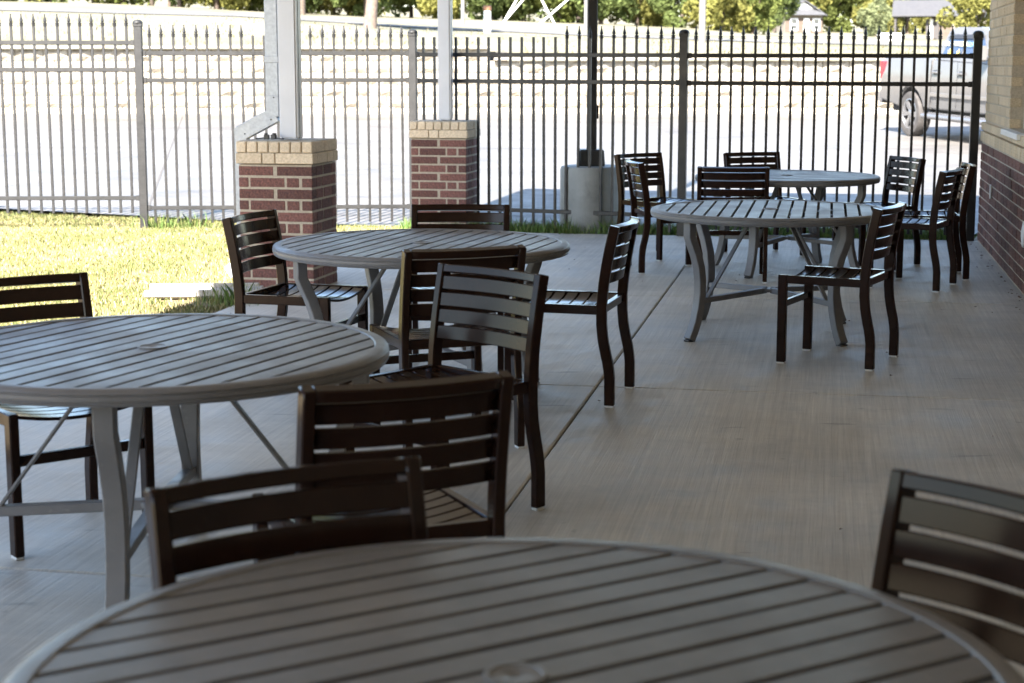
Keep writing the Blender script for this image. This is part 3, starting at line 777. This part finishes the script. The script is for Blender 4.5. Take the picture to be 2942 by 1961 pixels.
    for x in (.95, 1.86):
        hd = obj('door_handle', MB().box((x, -W/2 - .022, 1.17), (.20, .025, .04)).mesh('h', .008), 'chrome', tx)
        obj('recess', MB().box((x, -W/2 - .002, 1.165), (.17, .01, .085)).mesh('r', .004), 'black_plastic', hd)
    for x0, x1 in ((.775, .785), (1.71, 1.72), (2.88, 2.89)):
        obj('door_gap', MB().box(((x0+x1)/2, -W/2 - .0015, .98), (x1-x0, .004, .78)).mesh('gap'), 'black_plastic', tx)
    obj('side_molding', MB().box((1.9, -W/2 - .008, .78), (2.2, .02, .07)).mesh('mold', .006), 'truck_silver', tx)
    obj('step', MB().tube((.62, -W/2 - .04, .40), (3.0, -W/2 - .04, .40), .05, None, 12).box((1.8, -W/2 + .06, .44), (2.2, .08, .05)).mesh('step', 0, True), 'chrome', tx)
    obj('rear_bumper', MB().box((-1.27, 0, .66), (.16, 1.94, .24)).mesh('bumper', .04, False, 2), 'chrome', tx)
    obj('front_bumper', MB().box((4.76, 0, .62), (.18, 1.94, .28)).mesh('bumper', .04, False, 2), 'chrome', tx)
    mr = obj('mirror', MB().box((2.72, -W/2 - .13, 1.52), (.12, .20, .26)).mesh('mir', .03, False, 2), 'truck_silver', tx)
    obj('mirror_arm', MB().box((2.74, -W/2 + .0, 1.44), (.06, .14, .06)).mesh('arm', .01), 'black_plastic', mr)
    obj('underbody', MB().box((1.7, 0, .56), (5.6, 1.5, .30)).box((0, 0, .66), (1.1, 1.70, .50)).box((WB, 0, .66), (1.1, 1.70, .50)).mesh('ub'), 'wheel_well', tx)
    ty = MB().lathe([(.26, -.115), (.33, -.128), (.385, -.122), (.40, -.10), (.403, 0), (.40, .10), (.385, .122), (.33, .128), (.26, .115)], 36, cap=False)
    tym = ty.mesh('tyre', 0, True); tym.materials.append(MATS['tyre'])
    rim = MB().lathe([(.265, .05), (.275, .118), (.258, .122), (.25, .10), (.245, .04)], 36, cap=False)
    for i in range(6):
        t = i*math.pi/3
        for dt in (-.12, .12):
            rim.bar((.05*math.cos(t), .05*math.sin(t), .085), (.255*math.cos(t+dt), .255*math.sin(t+dt), .10), .045, .03)
    rim.lathe([(.075, .06), (.075, .105), (.05, .115)], 16)
    rmm = rim.mesh('rim', 0, True); rmm.materials.append(MATS['chrome'])
    dk = MB().lathe([(.26, .01), (.26, .02)], 24).mesh('drum'); dk.materials.append(MATS['wheel_well'])
    for cx in (0, WB):
        for s in (-1, 1):
            wl = empty('wheel'); wl.parent = tx; wl.location = (cx, s*.86, .40); wl.rotation_euler = (s*-math.pi/2, 0, 0)
            obj('tyre', tym, None, wl); obj('rim', rmm, None, wl); obj('brake_drum', dk, None, wl)
truck()

# ================================================================== FAR BUILDINGS
def house(px, py, Y, wpx, label):
    b = ray(px, py, Y); s = Y/FPX; W = wpx*s*.86
    t = empty('house', b, R(6), label, 'house'); D_ = 8.0; Hh = 2.5; rise = W*.33
    t.location.z = hill_z(b.x, b.y) - .1
    obj('wall', MB().box((0, D_/2, Hh/2), (W, D_, Hh)).mesh('w'), 'far_siding', t)
    obj('gable', MB().prism([(-W/2, .02, Hh), (W/2, .02, Hh), (0, .02, Hh + rise)], (0, 1, 0), .2).mesh('g'), 'trim_white', t)
    e = .45; rf = MB()
    for s_ in (-1, 1):
        a = Vector((0, -.5, Hh + rise + .12)); q = Vector((s_*(W/2 + e), -.5, Hh - e*.66 + .1)); n_ = (D_ + .9)
        rf.add([a, q, q + Vector((0, n_, 0)), a + Vector((0, n_, 0)), a + Vector((0, 0, .16)), q + Vector((0, 0, .16)), q + Vector((0, n_, .16)), a + Vector((0, n_, .16))], [(0,1,2,3), (7,6,5,4), (0,4,5,1), (1,5,6,2), (2,6,7,3), (3,7,4,0)])
    obj('roof', rf.mesh('roof'), 'shingle', t)
    obj('porch_roof', MB().prism([(-W/2 - .1, -.9, Hh - .05), (W/2 + .1, -.9, Hh - .05), (W/2 - .5, .0, Hh + .75), (-W/2 + .5, .0, Hh + .75)], (0, .3, -.1), .6).mesh('pr'), 'shingle', t)
    obj('brick_front', MB().box((-W*.0, -.06, Hh*.42), (W*.98, .12, Hh*.84)).mesh('bf'), 'far_brick', t)
    for x in (-W*.26, W*.33):
        w = obj('window', MB().box((x, -.14, Hh*.50), (W*.20, .08, Hh*.62)).mesh('wf'), 'trim_white', t)
        for zz in (.36, .64): obj('pane', MB().box((x, -.19, Hh*zz), (W*.15, .03, Hh*.22)).mesh('p'), 'window_glass', w)
    obj('door', MB().box((W*.07, -.14, Hh*.42), (W*.15, .08, Hh*.80)).mesh('door'), 'trim_white', t)
house(2308, 96, 225, 127, 'small gabled house with grey roof far behind the fence')
def pavilion():
    Y = 160.; b = ray(2655, 112, Y); t = empty('pavilion', b, R(-14), 'open picnic pavilion with grey metal roof and dark timber frame', 'pavilion')
    t.location.z = hill_z(b.x, b.y) - .05
    W, D_, Hh, rs = 5.2, 4.4, 2.2, 1.35
    for x in (-W/2, W/2 - 1.4):
        for y in (-D_/2, D_/2): obj('post', MB().box((x, y, Hh/2), (.16, .16, Hh)).mesh('p'), 'dark_timber', t)
    rf = MB()
    for s_ in (-1, 1):
        a = Vector((-W/2 - .3, 0, Hh + rs)); q = Vector((-W/2 - .3, s_*(D_/2 + .35), Hh - .1)); n_ = Vector((W + .6, 0, 0)); k = Vector((0, 0, .1))
        rf.add([a, q, q + n_, a + n_, a + k, q + k, q + n_ + k, a + n_ + k], [(0,1,2,3), (7,6,5,4), (0,4,5,1), (1,5,6,2), (2,6,7,3), (3,7,4,0)])
    obj('roof', rf.mesh('roof'), 'metal_roof', t)
    for z, w in ((.1, D_), (.5, D_*.62), (.85, D_*.32)):
        obj('truss_beam', MB().box((-W/2 - .2, 0, Hh + z), (.12, w, .12)).mesh('tb'), 'dark_timber', t)
    for s_ in (-1, 1): obj('rafter', MB().bar((-W/2 - .25, 0, Hh + rs - .02), (-W/2 - .25, s_*(D_/2 + .3), Hh - .12), .14, .16).mesh('rf'), 'dark_timber', t)
    obj('storage_wall', MB().box((W*.30, -D_*.32, Hh*.46), (1.9, .15, Hh*.92)).mesh('sw'), 'far_brick', t)
    for k in range(3):
        obj('panel', MB().box((W*.30 - 1.3 + k*.36, -D_*.36, Hh*.45), (.26, .06, Hh*.8)).mesh('pn'), 'trim_white' if k % 2 else 'dark_timber', t)
pavilion()
b = ray(2790, 88, 235); t = empty('house', (b.x, b.y, hill_z(b.x, b.y) - .2), R(-20), 'partly hidden far house with grey hip roof behind the yellow tree', 'house')
obj('wall', MB().box((0, 0, 1.3), (9, 7, 2.6)).mesh('w'), 'far_siding', t)
obj('roof', MB().add([(-5, -4, 2.6), (5, -4, 2.6), (5, 4, 2.6), (-5, 4, 2.6), (-1.5, 0, 4.9), (1.5, 0, 4.9)], [(3,2,1,0), (0,1,5,4), (2,3,4,5), (1,2,5), (3,0,4)]).mesh('r'), 'shingle', t)
b = ray(2557, 112, 105); o = obj('utility_box', MB().box((0, 0, .25), (1.4, .9, .5)).mesh('ub', .03), 'pipe_white', None, (b.x, b.y, hill_z(b.x, b.y) - .03))
tag(o, 'low white utility box on the grass left of the pavilion', 'utility box')
# poles, pipes and the crossed frame on the hill
def standing(name, px, Y, r, h, m, label, cat, lean=0.):
    b = ray(px, 60, Y); z = hill_z(b.x, Y)
    o = obj(name, MB().tube((0, 0, -.3), (lean, 0, h), r, r*.85, 14).mesh(name, 0, True), m, None, (b.x, Y, z)); return tag(o, label, cat)
standing('utility_pole', 2018, 62, .125, 9, 'pole_grey', 'thick pale utility pole on the hill right of the light pole', 'utility pole')
standing('utility_pole', 1330, 80, .09, 8, 'pole_grey', 'slim pale pole on the hill just right of the farther white column', 'utility pole')
standing('utility_pole', 1683, 84, .085, 8, 'pole_grey', 'slim pale pole seen just left of the dark light pole', 'utility pole')
b = ray(1400, 86, 64); v = empty('vent_pipe', (b.x, 64, hill_z(b.x, 64)), 0, 'white standpipe with an orange cap beside the hill road', 'pipe')
obj('pipe', MB().tube((0, 0, -.2), (0, 0, .84), .135, None, 16).mesh('p', 0, True), 'pipe_white', v); obj('cap', MB().lathe([(.15, .80), (.16, .84), (.16, .95), (.12, .99)], 16).mesh('c', 0, True), 'cap_orange', v)
fr = ray(1520, 62, 78); fr.z = hill_z(fr.x, 78); pf = empty('pipe_frame', fr, 0, 'white crossed pipe frame standing on the hill', 'frame')
s = 78/FPX
def fp(px, py, dy=0): q = ray(px, py, 78); return (q.x - fr.x, dy, q.z - fr.z)
for a, b_, dy in (((1440, 72), (1640, -160), 0), ((1593, 66), (1466, -170), .3), ((1553, 66), (1790, -140), .6), ((1440, 72), (1600, -200), 1.2)):
    obj('pipe', MB().tube(fp(*a, dy), fp(*b_, dy), .042, None, 10).mesh('pp', 0, True), 'pipe_white', pf)

# ================================================================== TREES
def crown_mesh(seed, m, n=2600, R0=(2.2, 2.2, 2.6), leaf=.2, low=.15):
    r = np.random.default_rng(seed); K = 34
    cc = r.normal(size=(K, 3)); cc /= np.linalg.norm(cc, axis=1)[:, None]; cc *= r.uniform(.35, 1., (K, 1)); cr = r.uniform(.18, .36, K)
    idx = r.integers(0, K, n); d = r.normal(size=(n, 3)); d /= np.linalg.norm(d, axis=1)[:, None]
    p = cc[idx] + d*(cr[idx]*r.uniform(.55, 1, n)**.5)[:, None]
    p = p*np.array(R0); p[:, 2] += R0[2]*(1 + low)
    ax = r.normal(size=(n, 3)) + d*.6; ax /= np.linalg.norm(ax, axis=1)[:, None]
    t = np.cross(ax, r.normal(size=(n, 3))); t /= np.linalg.norm(t, axis=1)[:, None]; b = np.cross(ax, t)
    sz = (leaf*r.uniform(.6, 1.3, n))[:, None]
    vv = np.stack([p - t*sz, p - b*sz*.55, p + t*sz, p + b*sz*.55], 1).reshape(-1, 3)
    me = bpy.data.meshes.new('crown'); me.vertices.add(len(vv)); me.vertices.foreach_set('co', vv.ravel())
    me.loops.add(4*n); me.loops.foreach_set('vertex_index', np.arange(4*n, dtype=np.int32)); me.polygons.add(n)
    me.polygons.foreach_set('loop_start', np.arange(0, 4*n, 4, dtype=np.int32)); me.update(calc_edges=True)
    me.materials.append(MATS[m]); return me
CR = [crown_mesh(i, m, 6400, leaf=.15) for i, m in enumerate(('leaf_dark', 'leaf_mid', 'leaf_yellow', 'leaf_mid', 'leaf_dark', 'leaf_yellow'))]
CRP = crown_mesh(9, 'leaf_pale', 3000)
trunk_me = MB()
trunk_me.tube((0, 0, -.4), (.05, 0, 1.6), .17, .12, 9)
for k in range(5):
    t_ = k*1.26; trunk_me.tube((.03, 0, 1.0 + .12*k), (1.1*math.cos(t_), 1.1*math.sin(t_), 2.6 + .25*k), .07, .025, 6)
trunk_me = trunk_me.mesh('trunk', 0, True); trunk_me.materials.append(MATS['bark'])
KIND = {0: 'dark green', 1: 'mid green', 2: 'yellow green', 3: 'mid green', 4: 'dark green', 5: 'yellow green'}
def tree(X, Y, sc, k, label, low=0., group='trees of the far treeline', cr=None):
    t = empty('tree', (X, Y, hill_z(X, Y) - .1), random.uniform(0, 6.28), label, 'tree', group); t.scale = (sc*random.uniform(.9, 1.15), sc*random.uniform(.9, 1.15), sc)
    obj('trunk', trunk_me, None, t); obj('crown', CR[k] if cr is None else cr, None, t, (0, 0, -low))
cnt = 0; x = -38.; row = 0
seq = [1, 4, 2, 0, 5, 3, 0, 2, 1, 4, 5, 0, 3, 2, 4, 1]
ORD = 'first second third fourth fifth sixth seventh eighth ninth tenth eleventh twelfth thirteenth fourteenth fifteenth sixteenth seventeenth eighteenth nineteenth twentieth twenty-first twenty-second twenty-third twenty-fourth twenty-fifth twenty-sixth twenty-seventh twenty-eighth twenty-ninth thirtieth'.split()
row = 0
while x < 16.4:
    Y = 113 + random.uniform(-2, 4); k = seq[cnt % 16]
    tree(x, Y, random.uniform(.8, 1.15), k, f'{KIND[k]} bushy tree, {ORD[row]} from the left in the treeline front row', low=.55); cnt += 1; row += 1
    x += random.uniform(2.1, 2.9)
x = -44.; row = 0
while x < 17.5:
    Y = 124 + random.uniform(-2, 5); k = seq[(cnt*5 + 3) % 16]
    tree(x, Y, random.uniform(1.5, 1.9), k, f'taller {KIND[k]} tree, {ORD[row]} from the left in the treeline back row', low=.7); cnt += 1; row += 1
    x += random.uniform(4.2, 5.4)
x = 33.; row = 0
while x < 82:
    Y = 250 + random.uniform(-6, 10); k = (5, 2, 1, 5, 2, 4)[cnt % 6]
    tree(x, Y, random.uniform(1.9, 2.5), k, f'distant {KIND[k]} tree, {ORD[row]} from the left behind the house and pavilion', low=.6, group='distant trees right of the treeline'); cnt += 1; row += 1
    x += random.uniform(4.0, 5.4)
b = ray(2515, 100, 185); tree(b.x, 185, .85, 1, 'round pale green tree between the gabled house and the pavilion', .5, None, CRP)
b = ray(2225, 100, 190); tree(b.x, 190, 1.35, 0, 'dark green tree overlapping the left side of the gabled house', .6, None)
b = ray(2800, 110, 75); tree(b.x, 75, .62, 2, 'small yellow tree with a thin trunk above the truck cab', -.25, None)
# leaning bare trunk between the columns (its crown starts above the picture)
b = ray(1064, 60, 60); tt = empty('tree', (b.x, 60, hill_z(b.x, 60)), 0, 'thick pale leaning tree trunk on the hill between the white columns', 'tree')
tk = MB(); tk.tube((-.04, 0, -.3), (.03, 0, .5), .27, .215, 14); tk.tube((.03, 0, .5), (.30, 0, 3.2), .215, .19, 14); tk.tube((.3, 0, 3.1), (1.2, .3, 5.2), .15, .06, 8); tk.tube((.3, 0, 3.1), (-.7, -.3, 5.2), .14, .06, 8)
obj('trunk', tk.mesh('trunk', 0, True), 'pale_bark', tt); o = obj('crown', CR[3], None, tt, (.3, 0, 3.2)); o.scale = (1.2, 1.2, .9)
b = ray(868, 40, 100); tt = empty('tree', (b.x, 100, hill_z(b.x, 100)), 0, 'slim dark trunk at the right edge of the nearer white column', 'tree')
obj('trunk', MB().tube((0, 0, -.3), (.1, 0, 5), .2, .13, 10).mesh('tr', 0, True), 'bark', tt); obj('crown', CR[0], None, tt, (0, 0, 2.6))

# ================================================================== GRASS
from math import sin, cos
def in_poly(px, py, poly):
    inside = np.zeros(len(px), bool); j = len(poly) - 1
    for i in range(len(poly)):
        xi, yi = poly[i]; xj, yj = poly[j]
        c = ((yi > py) != (yj > py)) & (px < (xj - xi)*(py - yi)/(yj - yi + 1e-12) + xi); inside ^= c; j = i
    return inside
def blades(name, pts, h0, h1, w, cols, seed, label, z0=-.012, clump=None):
    r = np.random.default_rng(seed); n = len(pts)
    a = r.uniform(0, 2*np.pi, n); h = r.uniform(h0, h1, n); ln = r.uniform(.1, .75, n)*h; la = r.uniform(0, 2*np.pi, n)
    if clump is not None: h *= clump; 
    ww = w*r.uniform(.6, 1.3, n)
    bx, by = pts[:, 0], pts[:, 1]; dx, dy = np.cos(a)*ww/2, np.sin(a)*ww/2
    mx, my = bx + np.cos(la)*ln*.35, by + np.sin(la)*ln*.35; tx, ty = bx + np.cos(la)*ln, by + np.sin(la)*ln
    z = np.full(n, z0)
    vv = np.stack([np.stack([bx - dx, by - dy, z], 1), np.stack([bx + dx, by + dy, z], 1), np.stack([mx + dx*.7, my + dy*.7, z + h*.6], 1), np.stack([tx, ty, z + h], 1), np.stack([mx - dx*.7, my - dy*.7, z + h*.6], 1)], 1).reshape(-1, 3)
    me = bpy.data.meshes.new(name); me.vertices.add(5*n); me.vertices.foreach_set('co', vv.ravel())
    me.loops.add(5*n); me.loops.foreach_set('vertex_index', np.arange(5*n, dtype=np.int32)); me.polygons.add(n)
    me.polygons.foreach_set('loop_start', np.arange(0, 5*n, 5, dtype=np.int32)); me.update(calc_edges=True)
    c = np.array(cols)[r.choice(len(cols), n)]*r.uniform(.7, 1.25, (n, 1))
    cc = np.ones((n, 5, 4)); cc[:, :, :3] = c[:, None, :]
    at = me.attributes.new('tint', 'FLOAT_COLOR', 'POINT'); at.data.foreach_set('color', cc.ravel())
    me.materials.append(MATS['grass_blade'])
    return tag(obj(name, me), label, 'grass', None, 'stuff')
lawn_poly = poly
N = 330000
px = rng.uniform(-7.0, -.9, N); py = rng.uniform(7.0, 19.6, N)
k = in_poly(px, py, lawn_poly) & (np.abs(px/py) < .42)
ul = px*CU - py*SU; k &= ul < -3.985
px, py = px[k], py[k]
patch = .5 + .5*np.sin(px*2.1 + 1.3*np.sin(py*1.7))*np.cos(py*1.9 + np.sin(px*2.7))
bare = (np.sin(px*5.3 + 2*np.sin(py*2.2))*np.sin(py*4.1 + px) > .72) & (rng.uniform(size=len(px)) < .75); px, py, patch = px[~bare], py[~bare], patch[~bare]
dry = rng.uniform(size=len(px)) < (.40 + .40*patch)
pts = np.stack([px, py], 1)
STRAW = [(.36, .30, .14), (.29, .24, .11), (.43, .38, .23), (.24, .22, .08)]; GREEN = [(.115, .135, .045), (.14, .16, .05), (.18, .18, .07), (.08, .105, .03)]
blades('dry_grass', pts[dry], .012, .036, .006, STRAW, 3, 'dry straw coloured grass blades over the sunny lawn')
blades('lawn_grass', pts[~dry], .016, .05, .006, GREEN, 4, 'short green grass blades over the sunny lawn')
# taller grass in the strip behind the fence and tufts at post feet
N = 16000
uu = rng.uniform(-4.2, 1.36, N); vvv = 16.39 + rng.beta(1.2, 1.6, N)*.75
gx_, gy_ = uu*CU + vvv*SU, -uu*SU + vvv*CU
k = in_poly(gx_, gy_, lawn_poly) & (((gx_ - .787)**2 + (gy_ - 16.93)**2) > .32**2)
blades('strip_grass', np.stack([gx_[k], gy_[k]], 1), .05, .15, .006, [(.09, .17, .03), (.12, .21, .05), (.07, .13, .025), (.2, .22, .08)], 5, 'green grass growing in the narrow strip along the fence', clump=rng.uniform(.4, 1.1, int(k.sum())))
tf = []
for cx, cy, n_, s_ in ((-3.5, 17.12, 260, .12), (-3.2, 17.2, 120, .1), (-.6, 16.75, 120, .15), (.55, 16.55, 90, .06), (.95, 16.55, 60, .05), (-1.9, 11.6, 160, .12)):
    tf.append(np.stack([rng.normal(cx, s_, n_), rng.normal(cy, s_*.6, n_)], 1))
blades('grass_tufts', np.concatenate(tf), .07, .19, .006, [(.07, .12, .025), (.10, .16, .04), (.16, .18, .06)], 6, 'taller grass tufts at the feet of posts and pillars')
# straw tufts over the hill slope
N = 2500
ty = rng.uniform(40, 64, N); tx = ty*rng.uniform(-.36, .36, N); ox = rng.normal(0, .25, N)
hp = np.stack([tx, ty], 1); zz = np.array([hill_z(a_, b_) for a_, b_ in hp])
hg = blades('hill_tufts', hp, .05, .13, .04, [(.15,.13,.08),(.12,.105,.06),(.09,.085,.04)], 8, 'straw tufts scattered over the sunlit hill slope', z0=0.)
co = np.empty(len(hg.data.vertices)*3); hg.data.vertices.foreach_get('co', co); co = co.reshape(-1, 5, 3); co[:, :, 2] += zz[:, None]; hg.data.vertices.foreach_set('co', co.ravel()); hg.data.update()

# ================================================================== SMALL LITTER ON THE SLAB
db = MB(); r_ = random.Random(5)
for _ in range(110):
    u_, v_ = (r_.uniform(-3.9, 1.3), r_.uniform(4, 16)) if _ < 60 else (1.36 - abs(r_.gauss(0, .06)), r_.uniform(11, 16.2))
    c_ = uv(u_, v_); s_ = r_.uniform(.005, .015); a_ = r_.uniform(0, 6)
    db.add([(c_[0] + s_*cos(a_), c_[1] + s_*sin(a_), .003), (c_[0] + s_*.6*cos(a_+1.7), c_[1] + s_*.6*sin(a_+1.7), .006), (c_[0] - s_*cos(a_), c_[1] - s_*sin(a_), .003), (c_[0] + s_*.6*cos(a_-1.6), c_[1] + s_*.6*sin(a_-1.6), .009)], [(0, 1, 2), (0, 2, 3)])
tag(obj('leaf_litter', db.mesh('litter'), 'dead_leaf'), 'tiny dry leaf crumbs scattered over the concrete', 'litter', None, 'stuff')
